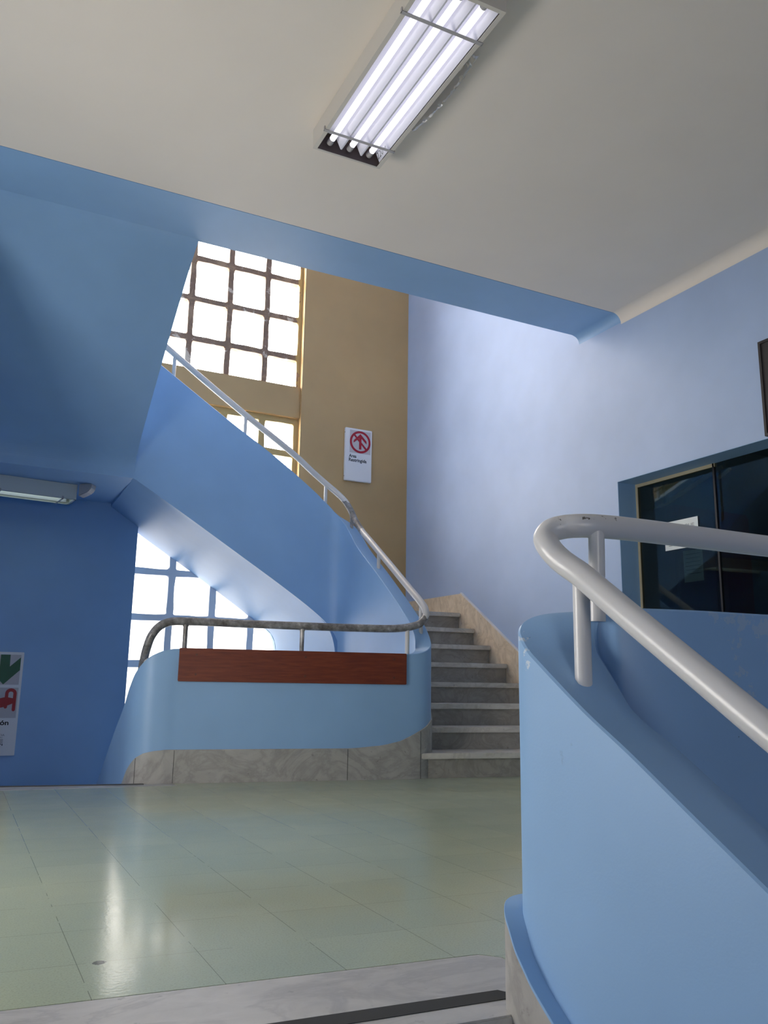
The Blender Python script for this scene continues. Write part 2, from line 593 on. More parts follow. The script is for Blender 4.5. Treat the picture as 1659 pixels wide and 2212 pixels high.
def wallrun(name, outer, inner, ztop, zbo, zbi, mat, parent=None, rnd=0.005):
    """a wall with given outer and inner plan lines; top is rounded over its two edges"""
    vs, fs = [], []
    n = len(outer)
    prof = [(0.0, 'b'), (0.0, -rnd), (rnd, 0.0)]
    per = 6
    for (ox, oy), (ix, iy), zt, zo, zi in zip(outer, inner, ztop, zbo, zbi):
        O = Vector((ox, oy)); I = Vector((ix, iy)); D = (I - O); L = D.length; D = D / L
        for d, z in prof:
            p = O + D * d
            vs.append((p.x, p.y, zo if z == 'b' else zt + z))
        for d, z in reversed(prof):
            p = I - D * d
            vs.append((p.x, p.y, zi if z == 'b' else zt + z))
    for i in range(n - 1):
        for k in range(per):
            k2 = (k + 1) % per
            fs.append((i * per + k, i * per + k2, (i + 1) * per + k2, (i + 1) * per + k))
    fs.append(tuple(range(per))); fs.append(tuple((n - 1) * per + k for k in range(per)))
    me = bpy.data.meshes.new(name)
    me.from_pydata(vs, [], fs)
    bm = bmesh.new(); bm.from_mesh(me)
    bmesh.ops.recalc_face_normals(bm, faces=bm.faces)
    bm.to_mesh(me); bm.free()
    for p in me.polygons:
        p.use_smooth = True
    for e in me.edges:
        a, b = e.vertices
        if (a % per) == (b % per) or (a // per == b // per and a // per in (0, n - 1)):
            e.use_edge_sharp = True
    return link(name, me, mat, parent)


def offs(path, d):
    """offset a 2D polyline to its left by d"""
    out = []
    n = len(path)
    for i, p in enumerate(path):
        a = path[max(i - 1, 0)]; b = path[min(i + 1, n - 1)]
        t = Vector((b[0] - a[0], b[1] - a[1])).normalized()
        out.append((p[0] - t.y * d, p[1] + t.x * d))
    return out


# ================================================================== SETTING
XR, YB = 4.6025, 8.515
ZC = 3.70
XL = -1.75        # left wall
XW = -0.25        # face of the added light-blocking wall at left

# floor of the landing (green vinyl)
fl_poly = [(XL, 2.240), (0.162, 2.086), (1.300, 1.985), (1.345, 1.940), (1.345, 1.62), (1.5, 1.52), (XR, 1.25), (XR, 5.34), (1.393, 5.85), (1.393, 5.734),
           (0.329, 5.841), (XW, 5.898), (XW, 5.42), (XL, 5.42)]
struct(prism('floor', fl_poly, -0.25, 0.0, 'vinyl'), 'green speckled vinyl tile floor of the stair landing')
# marble threshold over the near stairs (tread with inlaid strip)
tr = prism('trim_1', [(XL, 2.240), (0.162, 2.086), (1.300, 1.985), (1.345, 1.940), (1.345, 1.60), (1.13, 1.612), (XL, 1.76)], -0.045, 0.0, 'marble', bev=0.004)
struct(tr, 'grey veined marble threshold at the top of the near stairs')
st = thing('anti_slip_strip', 'dark anti-slip strip set in the marble edge of the near stairs', 'strip')
prism('strip', [(XL, 1.945), (0.712, 1.778), (1.196, 1.746), (1.228, 1.69), (0.807, 1.713), (XL, 1.885)], -0.001, 0.0015, 'strip_dark', st)
struct(prism('trim_2', [(XW, 5.898), (0.329, 5.841), (1.393, 5.734), (1.393, 5.87), (1.262, 5.86), (0.338, 6.03), (XW, 6.137)], -0.045, 0.0008, 'marble'),
       'pale marble strip along the far edge of the landing')
me_ = thing('metal_edge', 'thin dark metal nosing on the far left edge of the landing', 'edge strip')
prism('edge', [(XW, 6.112), (0.338, 6.005), (1.20, 5.845), (1.20, 5.872), (0.338, 6.036), (XW, 6.145)], -0.03, 0.006, 'metal_edge', me_)

# ceiling: cream field, blue band beyond it, cove at the right wall
cc = 0.05
struct(prism('ceiling', [(XL, 4.84), (XL, -3.0), (XR, -3.0), (XR, 4.825)], ZC, ZC + 0.25, 'cream'), 'cream painted ceiling over the landing')
struct(prism('trim_3', [(XL, 4.84), (XR, 4.825), (XR, 5.35), (XL, 5.36)], ZC, ZC + 0.25, 'blue', bev=0.006), 'blue painted edge band of the ceiling slab')


def cove(name, y0, y1, mat, r=0.085):
    vs, fs = [], []
    prof = [(0, 0)] + [(-r + r * math.sin(a), -r + r * math.cos(a)) for a in [math.pi / 2 * k / 8 for k in range(9)]]
    # concave fillet between ceiling and wall
    prof = [(0.0, 0.0)] + [(-r + r * math.cos(math.pi / 2 * k / 8), -r + r * math.sin(math.pi / 2 * k / 8)) for k in range(9)]
    prof = [(0.0, 0.0)] + [(-r * (1 - math.sin(math.pi / 2 * k / 8)), -r * (1 - math.cos(math.pi / 2 * k / 8))) for k in range(9)]
    n = len(prof)
    for y in (y0, y1):
        for dx, dz in prof:
            vs.append((XR + dx, y, ZC + dz))
    for k in range(n):
        fs.append((k, (k + 1) % n, n + (k + 1) % n, n + k))
    fs.append(tuple(range(n))); fs.append(tuple(range(n, 2 * n)))
    return mesh(name, vs, fs, mat, smooth=True)


struct(cove('trim_4', -3.0, 4.826, 'cream'), 'cream cove between ceiling and right wall')
struct(cove('trim_5', 4.826, 5.35, 'blue', 0.07), 'blue cove at the end of the ceiling band')

# right wall with office window opening
WY0, WY1, WZ0, WZ1 = 1.5, 4.945, 1.05, 2.302
rw = boxes('wall_right', [(XR, WY1, -3.2, XR + 0.2, 8.9, 7.6), (XR, -3.0, -3.2, XR + 0.2, WY0, 7.6), (XR, WY0, -3.2, XR + 0.2, WY1, WZ0), (XR, WY0, WZ1, XR + 0.2, WY1, 7.6)], 'blue_daylit')
struct(rw, 'blue right wall rising past the stairs, its colour paled for daylight')

# back wall: ochre panel right of the glass-block window, band between windows, blue part low down
GX1 = 3.222
struct(boxes('wall_back', [(GX1, YB, 1.2, XR, YB + 0.3, 7.6)], 'ochre'), 'ochre painted back wall beside the glass-block window')
struct(boxes('trim_6', [(1.0, 8.555, 3.63, GX1, YB + 0.3, 4.005)], 'ochre', bev=0.006), 'ochre band between the upper and middle glass-block windows')
# low back wall piece with rounded corner of the opening
low = [(3.5, -3.2), (3.5, 1.55), (2.66, 1.62), (2.70, 1.44), (2.83, 1.335), (2.933, 1.242), (3.004, 1.181), (3.048, 1.096), (3.063, 1.0), (3.063, -3.2)]
struct(prism('wall_back_lower', low, 8.602, 8.66, 'blue', axis='y'), 'blue wall with rounded opening under the stairs')
struct(boxes('wall_light_block', [(XL, 5.42, -3.2, XW, 8.40, 7.0)], 'blue'), 'added unseen wall blocking left window light from the stairwell')  # added out of view to keep fill light off the sign wall
struct(boxes('wall_inner', [(XW, 8.40, -3.2, 1.492, YB + 0.3, 2.386)], 'blue'), 'deep blue wall behind the left sign')
struct(boxes('wall_back_upper', [(XL, 8.50, 2.61, 1.0, YB + 0.3, 7.6), (XL, 8.41, -3.2, XW - 0.001, YB + 0.3, 2.61)], 'ochre'), 'ochre back wall left of the window')
struct(boxes('wall_left', [(XL - 0.2, 4.1, -3.2, XL, 8.9, 7.6), (XL - 0.2, -3.0, -3.2, XL, 2.5, 7.6), (XL - 0.2, 2.5, -3.2, XL, 4.1, 0.35), (XL - 0.2, 2.5, 1.75, XL, 4.1, 7.6)], 'blue'),
       'blue left wall')
struct(boxes('wall_front', [(XL - 0.2, -3.2, -3.2, -0.7, -3.0, 4.0), (0.3, -3.2, -3.2, XR + 0.2, -3.0, 4.0), (-0.7, -3.2, -3.2, 0.3, -3.0, 0.6), (-0.7, -3.2, 1.6, 0.3, -3.0, 4.0)], 'blue'),
       'blue wall behind the viewer')
# stairwell above: roof and front side
struct(boxes('ceiling_stairwell', [(XL - 0.2, 4.9, 7.0, XR + 0.2, 8.9, 7.2)], 'cream'), 'cream ceiling high over the stairwell')
struct(boxes('wall_stairwell', [(XL, 5.16, ZC + 0.25, XR, 5.34, 7.0)], 'blue_daylit'), 'wall over the ceiling band')
struct(boxes('floor_lower', [(XL - 0.2, -3.2, -3.2, XR + 0.2, 8.9, -3.0)], 'office_floor'), 'lower floor far below')


# ---- glass block windows
def grid_window(name, label, xs, zs, y, bar_w, depth, mat, z0, z1, x0, x1, block='glass_block'):
    w_ = bpy.data.objects.new(name, None); C.objects.link(w_)
    w_.location = (0, 0, 0)
    w_['kind'] = 'structure'; w_['label'] = label
    bm = bmesh.new()
    rr = random.Random(7)
    def bar(xa, za, xb, zb):
        # slightly irregular bar made of short lengths
        horiz = abs(xb - xa) > abs(zb - za)
        L = (xb - xa) if horiz else (zb - za)
        n = max(2, int(L / 0.11))
        rows = []
        for i in range(n + 1):
            t = i / n
            j = lambda: rr.uniform(-0.0045, 0.0045)
            h = bar_w / 2
            if horiz:
                x = xa + L * t
                ring = [(x, y, za - h * 0.90 + j()), (x, y, za + h * 0.90 + j()), (x, y + depth, za + h), (x, y + depth, za - h)]
            else:
                z = za + L * t
                ring = [(xa - h * 0.90 + j(), y - 0.001, z), (xa + h * 0.90 + j(), y - 0.001, z), (xa + h, y + depth, z), (xa - h, y + depth, z)]
            rows.append([bm.verts.new(v) for v in ring])
        for a, b in zip(rows[:-1], rows[1:]):
            for k in range(4):
                bm.faces.new((a[k], a[(k + 1) % 4], b[(k + 1) % 4], b[k]))
        bm.faces.new(rows[0]); bm.faces.new(rows[-1])
    for x in xs:
        bar(x, z0, x, z1)
    for z in zs:
        bar(x0, z, x1, z)
    # corner fillets round each pane
    cr = 0.028
    for x in xs:
        for z in zs:
            for sx in (-1, 1):
                for sz in (-1, 1):
                    cx_ = x + sx * (bar_w / 2 - 0.004); cz_ = z + sz * (bar_w / 2 - 0.004)
                    pts = [(cx_, cz_)]
                    for k in range(5):
                        a = math.pi / 2 * k / 4
                        pts.append((cx_ + sx * cr * (1 - math.sin(a)), cz_ + sz * cr * (1 - math.cos(a))))
                    if not (x0 - 0.05 <= pts[2][0] <= x1 + 0.05) or not (z0 <= pts[2][1] <= z1):
                        continue
                    a_ = [bm.verts.new((p, y + depth * 0.10, q)) for p, q in pts]
                    b_ = [bm.verts.new((p, y + depth * 0.9, q)) for p, q in pts]
                    bm.faces.new(a_); bm.faces.new(b_)
                    for k in range(len(pts)):
                        bm.faces.new((a_[k], a_[(k + 1) % len(pts)], b_[(k + 1) % len(pts)], b_[k]))
    bmesh.ops.recalc_face_normals(bm, faces=bm.faces)
    me = bpy.data.meshes.new('window_frame'); bm.to_mesh(me); bm.free()
    link('window_frame', me, mat, w_)
    # panes
    zz = [z0] + sorted(z for z in zs if z0 < z < z1) + [z1]
    xx = [x0] + sorted(x for x in xs if x0 < x < x1) + [x1]
    zz = sorted(set(round(v, 4) for v in zz)); xx = sorted(set(round(v, 4) for v in xx))
    for a, b in zip(xx[:-1], xx[1:]):
        for c, d in zip(zz[:-1], zz[1:]):
            if b - a < 0.08 or d - c < 0.08:
                continue
            boxes('pane', [(a, y + depth * 0.7, c, b, y + depth * 0.7 + 0.02, d)], block, w_)
    return w_


gx = [1.475, 1.918, 2.352, 2.790]
grid_window('window_1', 'upper glass-block window with flaking brown bars', gx + [1.03, 3.21], [4.37, 4.84, 5.325, 5.80, 6.27, 6.74], 8.60, 0.068, 0.08, 'grille', 4.00, 6.8, 1.0, GX1)
grid_window('window_2', 'middle glass-block window half hidden by the stair parapet', gx + [3.205], [3.60, 3.212, 2.75], 8.60, 0.078, 0.08, 'grille', 2.62, 3.64, 1.0, GX1)
grid_window('window_3', 'lower glass-block window under the stairs with pale bars', [1.462, 1.905, 2.343, 2.77, 3.21], [2.23, 1.764, 1.298, 0.834, 0.37, -0.1, -0.56, -1.03, -1.5, -1.96], 8.60, 0.075, 0.08, 'bar_blue',
            -2.2, 2.62, 1.4, GX1, block='glass_block_low')
struct(boxes('trim_7', [(GX1, YB + 0.002, 1.2, GX1 + 0.001, YB + 0.29, 1.201)], 'ochre'))
# facade around the openings (keeps daylight to the openings only)
struct(boxes('wall_facade', [(XL - 0.2, YB + 0.3, -3.2, 1.0, 9.1, 7.6), (3.45, YB + 0.3, -3.2, XR + 0.2, 9.1, 7.6), (1.0, YB + 0.3, 6.8, 3.45, 9.1, 7.6),
                                (1.0, 8.70, -3.2, 3.5, YB + 0.3, -2.2)], 'ochre'), 'outer face of the back wall')
struct(boxes('wall_facade_lower', [(3.075, 8.661, -3.2, 3.5, YB + 0.3, 1.199)], 'bar_blue'), 'pale blue lower part of the back wall')

# windows added out of sight as fill light for the landing
for nm, lb, bx in (('window_fill_left', 'added unseen window in the left wall, for fill light', [(XL - 0.12, 2.5, 0.35, XL - 0.10, 4.1, 1.75)]),
                   ('window_fill_rear', 'added unseen window behind the viewer, for fill light', [(-0.7, -3.12, 0.6, 0.3, -3.10, 1.6)])):
    w_ = bpy.data.objects.new(nm, None); C.objects.link(w_); w_['kind'] = 'structure'; w_['label'] = lb
    boxes('pane', bx, 'glass_block', w_)
    x0, y0, z0, x1, y1, z1 = bx[0]
    if nm == 'window_fill_left':
        boxes('window_frame', [(x0 - .02, y, z0, x1 + .02, y + .06, z1) for y in (2.5, 3.27, 4.04)] + [(x0 - .02, y0, z, x1 + .02, y1, z + .06) for z in (0.35, 1.69)], 'bar_blue', w_)
    else:
        boxes('window_frame', [(x, y0 - .02, z0, x + .06, y1 + .02, z1) for x in (-0.7, -0.2, 0.24)] + [(x0, y0 - .02, z, x1, y1 + .02, z + .06) for z in (0.6, 1.54)], 'bar_blue', w_)

# ================================================================== MAIN STAIRCASE
stairs = thing('staircase', 'marble staircase rising behind the blue parapet to a landing and turning left', 'stairs')
YW = [5.285, 5.62, 5.90, 6.18, 6.457, 6.73, 7.006, 7.28]      # nosing position at the right wall
SL = [-.180, -.165, -.150, -.135, -.115, -.09, -.06, -.04]
RZ = 0.175
XI = XR - 0.025


def nose(k, x):
    return YW[k] + (x - XR) * SL[k]


for k in range(8):
    z = RZ * (k + 1) + (0.004 if k == 0 else 0)
    xl = 3.145 if k == 0 else 3.29
    nx = (lambda x: nose(k + 1, x)) if k < 7 else (lambda x: 7.55)
    prism('tread', [(xl, nose(k, xl)), (XI, nose(k, XI)), (XI, nx(XI) + 0.04), (xl if k else 3.29, nx(3.29) + 0.04)] + ([(3.29, nose(k, 3.29) + 0.16), (xl, nose(k, xl) + 0.05)] if k == 0 else []),
          z - 0.042, z, 'marble_step', stairs, bev=0.005)
    xr_ = 3.16 if k == 0 else 3.29
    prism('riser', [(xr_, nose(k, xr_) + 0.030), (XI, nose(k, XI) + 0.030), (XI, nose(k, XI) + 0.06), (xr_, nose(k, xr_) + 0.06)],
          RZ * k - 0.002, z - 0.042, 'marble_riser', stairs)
# solid under the treads and the half landing
prism('landing_slab', [(3.18, 7.50), (XI, 7.50), (XI, 8.49), (3.18, 8.49)], 1.205, 1.398, 'marble_step', stairs)
under = [(5.45, -0.2)] + [(YW[k] + 0.19, RZ * k) for k in range(8)]
pz = [(5.62, 0.0), (5.62, 0.12)]
for k in range(1, 8):
    pz += [(nose(k, 3.32) + 0.065, RZ * k), (nose(k, 3.32) + 0.065, RZ * (k + 1) - 0.05)]
pz += [(8.50, 1.35), (8.50, 1.0), (5.85, -0.25), (5.62, -0.25)]
prism('under_slab', pz, 3.32, XI, 'blue', stairs, axis='x')
# upper flight going left along the window wall
for j in range(7):
    x = 3.02 - 0.265 * j
    boxes('tread', [(x - 0.30, 7.32, 1.4 + RZ * (j + 1) - 0.04, x + 0.02, 8.50, 1.4 + RZ * (j + 1))], 'marble_step', stairs, bev=0.004)
    boxes('riser', [(x - 0.03, 7.32, 1.4 + RZ * j, x - 0.005, 8.50, 1.4 + RZ * (j + 1) - 0.04)], 'marble_step', stairs)
# skirting on the right wall (stringer), stepped bottom is hidden by the treads
strg = [(5.30, 0.0), (5.30, 0.36), (6.336, 1.005), (7.277, 1.600), (8.515, 1.602), (8.515, 1.2), (7.35, 1.2), (5.95, 0.08), (5.85, 0.0)]
o = prism('stringer', strg, XR - 0.022, XR - 0.001, 'marble_warm', stairs, axis='x', bev=0.002)
o['label'] = 'warm beige marble skirting climbing the right wall'
prism('stringer', [(3.2, 1.3), (3.2, 1.602), (XR - 0.02, 1.602), (XR - 0.02, 1.3)], YB - 0.022, YB - 0.001, 'marble_warm', stairs, axis='y')
prism('sealant_line', [(6.336, 1.005), (7.277, 1.600), (7.277, 1.612), (6.336, 1.017), (5.30, 0.372), (5.30, 0.36)], XR - 0.026, XR - 0.001, 'sign_white', stairs, axis='x')

# underside of the upper flight: one concrete slab, soffit curving down into the wall below the half landing
sof = [(1.213, 2.386), (1.673, 2.112), (2.107, 1.847), (2.745, 1.452), (2.914, 1.337), (3.02, 1.252), (3.08, 1.185), (3.117, 1.115), (3.147, 1.022), (3.162, 0.90), (3.165, 0.6), (3.165, -3.0)]
slab_top = [(3.33, -3.0), (3.33, 1.19), (3.16, 1.36), (3.02, 1.39), (1.213, 2.56)]
slab = thing('stair_slab', 'blue sloping underside of the upper flight, lit white by the low window', 'stair underside')
pl = spline([p for p in sof], 5)
sof_b = [(1.213, 2.350), (1.673, 2.050), (2.107, 1.780), (2.600, 1.458), (2.760, 1.350), (2.880, 1.275), (2.950, 1.230), (3.004, 1.181), (3.048, 1.096), (3.063, 1.000), (3.068, 0.6), (3.070, -3.0)]
plb = spline(sof_b, 5)
vs, fs = [], []
A1 = pl + slab_top; B1 = plb + slab_top
for (x, z) in A1:
    vs.append((x, 7.22, z))
for (x, z) in B1:
    vs.append((x, 8.597, z))
n = len(A1)
for k in range(n):
    fs.append((k, (k + 1) % n, n + (k + 1) % n, n + k))
fs.append(tuple(range(n)))
mesh('soffit', vs, fs, 'blue', slab, smooth=True)

# upper landing slab and the flight that rises from it toward the viewer
land = thing('landing_slab', 'blue upper landing slab and sloping soffit of the next flight, upper left', 'stair underside')
prism('landing', [(XW, 2.386), (1.213, 2.386), (1.213, 2.60), (XW, 2.60)], 7.30, 8.497, 'blue', land, axis='y')
# soffit in (y,z): fascia bottom -> curve -> slope -> ceiling
fz = [(7.20, 2.386), (7.195, 2.47), (7.16, 2.545), (7.09, 2.62), (6.98, 2.71), (6.6, 2.965), (6.0, 3.34), (5.5, 3.625), (5.32, 3.70), (5.22, 3.705)]
fzs = spline(fz, 5)
prism('flight_soffit', fzs + [(5.22, 3.95), (7.3, 2.66), (7.3, 2.386)], XW, 1.210, 'blue', land, axis='x')

# stairs going down at the far left, below the landing
down = thing('lower_staircase', 'marble stairs going down behind the far left edge of the landing', 'stairs')
for j in range(7):
    y = 6.05 + 0.26 * j
    z = -RZ * (j + 1)
    prism('tread', [(XW + 0.005, y + 0.10), (1.06, y - 0.13), (1.06, y + 0.17), (XW + 0.005, y + 0.40)], z - 0.04, z, 'marble_step', down, bev=0.003)
    prism('riser', [(XW + 0.005, y + 0.09), (1.06, y - 0.14), (1.06, y - 0.11), (XW + 0.005, y + 0.12)], z, z + RZ - 0.042, 'marble_step', down)
prism('under_slab', [(6.25, -0.27), (8.0, -1.45), (8.0, -1.65), (6.25, -0.47)], XW + 0.005, 1.06, 'blue', down, axis='x')

# ---- main parapet : one continuous wall, from the descending flight, round the board, up both flights
cen = [  # x, y, ztop, zbot outer side, zbot inner
    (1.160, 8.38, -0.90, -2.6, -2.6), (1.160, 7.60, -0.40, -2.1, -2.1), (1.160, 7.09, -0.085, -1.8, -1.8), (1.160, 6.49, 0.325, -1.4, -1.4), (1.162, 6.20, 0.515, -1.0, -1.0),
    (1.170, 6.08, 0.655, -0.8, -0.8), (1.195, 6.00, 0.775, -0.6, -0.6), (1.240, 5.955, 0.850, -0.5, -0.5), (1.310, 5.933, 0.888, -0.4, -0.4), (1.400, 5.922, 0.900, -0.4, -0.4),
    (1.80, 5.850, 0.902, -0.4, -0.4), (2.20, 5.777, 0.902, -0.4, -0.4), (2.60, 5.705, 0.902, -0.4, -0.4), (2.95, 5.641, 0.902, -0.4, -0.4),
    (3.08, 5.620, 0.905, -0.4, -0.4), (3.160, 5.622, 0.925, -0.4, -0.4), (3.208, 5.645, 0.965, -0.4, -0.4), (3.232, 5.695, 1.035, -0.4, -0.4), (3.240, 5.77, 1.125, -0.4, -0.4),
    (3.240, 5.90, 1.235, -0.4, -0.4), (3.240, 6.395, 1.605, -0.2, -0.4), (3.240, 6.85, 1.925, 0.3, -0.4), (3.238, 6.98, 2.045, 0.5, -0.4), (3.222, 7.08, 2.145, 0.6, -0.4),
    (3.180, 7.17, 2.225, 0.7, -0.4), (3.10, 7.232, 2.305, 1.0, -0.4), (3.00, 7.256, 2.385, 1.20, 1.265), (2.90, 7.262, 2.465, 1.34, 1.345), (2.5, 7.262, 2.745, 1.60, 1.604), (2.04, 7.262, 3.027, 1.885, 1.889),
    (1.357, 7.262, 3.466, 2.295, 2.298), (1.205, 7.262, 3.565, 2.39, 2.39)]
cs = spline([c[:3] for c in cen], 6)
pxy = [(p[0], p[1]) for p in cs]
T2 = 0.062
left_s = offs(pxy, T2); right_s = offs(pxy, -T2)
# travelling from the lower left end: 'right' side of travel = camera side for the board run


def sofz(x):
    for (xa, za), (xb, zb) in zip(pl[:-1], pl[1:]):
        if xa <= x <= xb:
            return za + (zb - za) * (x - xa) / (xb - xa)
    return 2.386 if x < 2 else -1.2


# void side is on the left of travel; its foot follows the soffit on the upper flight
zb_l, zb_r = [], []
for p, q in zip(cs, left_s):
    if p[1] > 7.1 and p[2] > 1.5 and q[0] < 3.14 and p[2] > 2.2:
        zb_l.append(max(-1.2, sofz(q[0]) - 0.002)); zb_r.append(max(0.9, sofz(q[0])))
    elif p[0] > 3.05 and p[1] > 5.75:
        zb_l.append(-1.2); zb_r.append(max(-0.3, p[2] - 1.5))
    else:
        foot = max(-2.6, p[2] - 1.5) if (p[0] < 1.35 and p[1] > 5.93) else -0.4
        zb_l.append(foot if foot < -0.4 else -1.2); zb_r.append(foot)
par = thing('stair_parapet', 'blue curved parapet carrying the mahogany board and winding up the stairs', 'parapet')
wallrun('parapet_wall', right_s, left_s, [p[2] for p in cs], zb_r, zb_l, 'blue', par)
# marble skirting on the camera side of it
i0 = next(i for i, p in enumerate(cs) if p[1] < 6.16)
i1 = next(i for i, p in enumerate(cs) if p[0] > 3.2 and p[1] > 6.1)
seg = list(range(i0, i1))


def skirt_top(p, q):
    x, y = q
    if x < 1.32 and y > 5.80:
        tb = [(1.05, 6.20, -0.12), (1.095, 6.07, 0.0), (1.10, 6.03, 0.06), (1.118, 5.985, 0.115), (1.15, 5.945, 0.165), (1.20, 5.91, 0.198), (1.26, 5.885, 0.212), (1.32, 5.875, 0.219)]
        best = min(range(len(tb)), key=lambda i: (tb[i][0] - x) ** 2 + (tb[i][1] - y) ** 2)
        i = min(max(best, 0), len(tb) - 2)
        # interpolate on nearest segment
        bz = None; bd = 9
        for a, b in zip(tb[:-1], tb[1:]):
            d = Vector((b[0] - a[0], b[1] - a[1])); t = max(0, min(1, Vector((x - a[0], y - a[1])).dot(d) / d.length_squared))
            dd = (Vector((a[0], a[1])) + d * t - Vector((x, y))).length
            if dd < bd:
                bd = dd; bz = a[2] + (b[2] - a[2]) * t
        return bz
    if y > 5.62 and x > 3.2:
        return min(0.50 + (y - 5.70) * 0.7, 1.2) if y > 5.70 else 0.42 + (y - 5.62) * 1.0
    tb = [(1.0, 0.22), (2.62, 0.22), (2.85, 0.240), (2.98, 0.27), (3.10, 0.325), (3.2, 0.375), (3.26, 0.42), (3.4, 0.46)]
    for a, b in zip(tb[:-1], tb[1:]):
        if a[0] <= x <= b[0]:
            return a[1] + (b[1] - a[1]) * (x - a[0]) / (b[0] - a[0])
    return 0.46


so = offs(pxy, -(T2 + 0.009))
si = offs(pxy, -(T2 - 0.004))
wallrun('marble_skirting', [so[i] for i in seg], [si[i] for i in seg], [skirt_top(cs[i], so[i]) for i in seg], [-0.20] * len(seg), [-0.20] * len(seg), 'marble_skirt', par, rnd=0.002)
# joints between the skirting slabs
for jx in (1.205, 1.40, 2.60, 3.13):
    i = min(seg, key=lambda q: abs(cs[q][0] - jx) + (10 if cs[q][1] > 6.1 or (jx > 3 and cs[q][1] > 5.64) else 0))
    x, y = so[i]
    t = Vector((so[i + 1][0] - x, so[i + 1][1] - y)).normalized()
    n = Vector((t.y, -t.x))
    a = Vector((x, y)) + n * 0.0012
    prism('skirting_joint', [(a.x - t.x * .0016, a.y - t.y * .0016), (a.x + t.x * .0016, a.y + t.y * .0016), (a.x + t.x * .0016 - n.x * .006, a.y + t.y * .0016 - n.y * .006), (a.x - t.x * .0016 - n.x * .006, a.y - t.y * .0016 - n.y * .006)],
          0.0, skirt_top(cs[i], so[i]) - 0.004, 'metal_edge', par)

# mahogany board
bd = thing('wooden_board', 'long mahogany board fixed to the front of the curved blue parapet', 'board')
ang = math.atan2(-0.1817, 1.0)
x0b, x1b = 1.384, 3.018


def bl(x, off=0.0):
    y = 5.637 - 0.1817 * (x - 2.635)
    return (x + math.sin(ang) * off, y - math.cos(ang) * off)


poly = [bl(x0b, -0.004), bl(x1b, -0.004), bl(x1b, 0.024), bl(x0b, 0.024)]
prism('board', poly, 0.676, 0.904, 'wood', bd, bev=0.004)
for xs_ in (1.50, 2.26, 2.92):
    for zs_ in (0.725, 0.86):
        a = bl(xs_, 0.024); b = bl(xs_, 0.0262)
        tube('screw_plug', [(a[0], a[1], zs_), (b[0], b[1], zs_)], 0.008, 'cabinet', bd, seg=10)

# main handrail
hr = thing('handrail', 'long tubular handrail on the curved parapet, worn to bare metal along the level run', 'handrail')
rp = [(1.195, 8.30, -0.78), (1.195, 7.2, -0.03), (1.195, 6.50, 0.43), (1.190, 6.20, 0.64), (1.178, 6.05, 0.79), (1.180, 5.965, 0.90), (1.20, 5.93, 0.985), (1.25, 5.925, 1.052), (1.32, 5.925, 1.085), (1.42, 5.915, 1.092),
      (1.8, 5.85, 1.090), (2.2, 5.777, 1.088), (2.7, 5.687, 1.088), (2.95, 5.643, 1.093), (3.08, 5.630, 1.110), (3.17, 5.628, 1.140), (3.222, 5.640, 1.190), (3.243, 5.675, 1.255), (3.242, 5.767, 1.335),
      (3.24, 5.90, 1.425), (3.24, 6.28, 1.680), (3.24, 6.65, 1.925), (3.24, 6.86, 2.065), (3.238, 7.02, 2.20), (3.225, 7.10, 2.31), (3.19, 7.155, 2.40), (3.12, 7.205, 2.485), (3.02, 7.245, 2.572), (2.88, 7.262, 2.68),
      (2.715, 7.262, 2.805), (2.237, 7.262, 3.108), (1.82, 7.262, 3.38), (1.406, 7.262, 3.665), (1.21, 7.262, 3.80)]
RR = 0.029
tube('rail', spline(rp, 6), RR, 'rail_mixed', hr, seg=20)


def near_z(path, x, y):
    return min(path, key=lambda p: (p[0] - x) ** 2 + (p[1] - y) ** 2)


rps = spline(rp, 12)
for (x, y, mat) in ((1.188, 6.000, 'white_rail'), (1.43, 5.916, 'worn_metal'), (2.255, 5.767, 'worn_metal'), (3.062, 5.630, 'white_rail'), (3.24, 5.735, 'white_rail'), (3.24, 6.50, 'white_rail'),
                    (3.228, 7.065, 'worn_metal'), (3.028, 7.250, 'white_rail'), (2.197, 7.262, 'white_rail'), (1.5, 7.262, 'white_rail'), (1.155, 7.2, 'white_rail')):
    zr = near_z(rps, x, y)[2]
    zt = min(cs, key=lambda p: (p[0] - x) ** 2 + (p[1] - y) ** 2)[2]
    if x < 1.19 and y < 6.1:
        zt = 0.80; zr = 0.90
    o = tube('post', [(x, y, zt - 0.05), (x, y, zr - 0.005)], 0.0165, mat, hr, seg=14)
    if mat == 'worn_metal':
        o['label'] = 'bare grey metal post'
        tube('weld_collar', [(x, y, zr - RR - 0.006), (x, y, zr - RR + 0.008)], 0.021, 'worn_metal', o, seg=12)

# ================================================================== NEAR PARAPET
K = 0.84
npar = thing('near_parapet', 'large blue parapet in the right foreground, rounded corner, painted chips on the edge', 'parapet')
OY = [(-1.6, -1.25), (-0.6, -0.62), (0.0, -0.238), (0.5, 0.082), (0.968, 0.382), (1.109, 0.470), (1.268, 0.570), (1.392, 0.643), (1.497, 0.712), (1.545, 0.745)]
outer = [(1.176, y) for y, z in OY] + [(1.176, 1.580), (1.178, 1.606), (1.188, 1.632), (1.207, 1.646), (1.235, 1.647), (1.275, 1.635), (1.36, 1.603), (1.50, 1.573), (1.77, 1.546), (2.6, 1.47), (XR - 0.01, 1.29)]
inner = [(1.316, y) for y, z in OY[:-2]] + [(1.316, 1.450), (1.316, 1.478), (1.316, 1.497), (1.317, 1.503), (1.319, 1.506), (1.323, 1.506), (1.330, 1.503), (1.341, 1.492), (1.362, 1.470), (1.48, 1.424), (1.77, 1.393), (2.6, 1.315), (XR - 0.01, 1.13)]
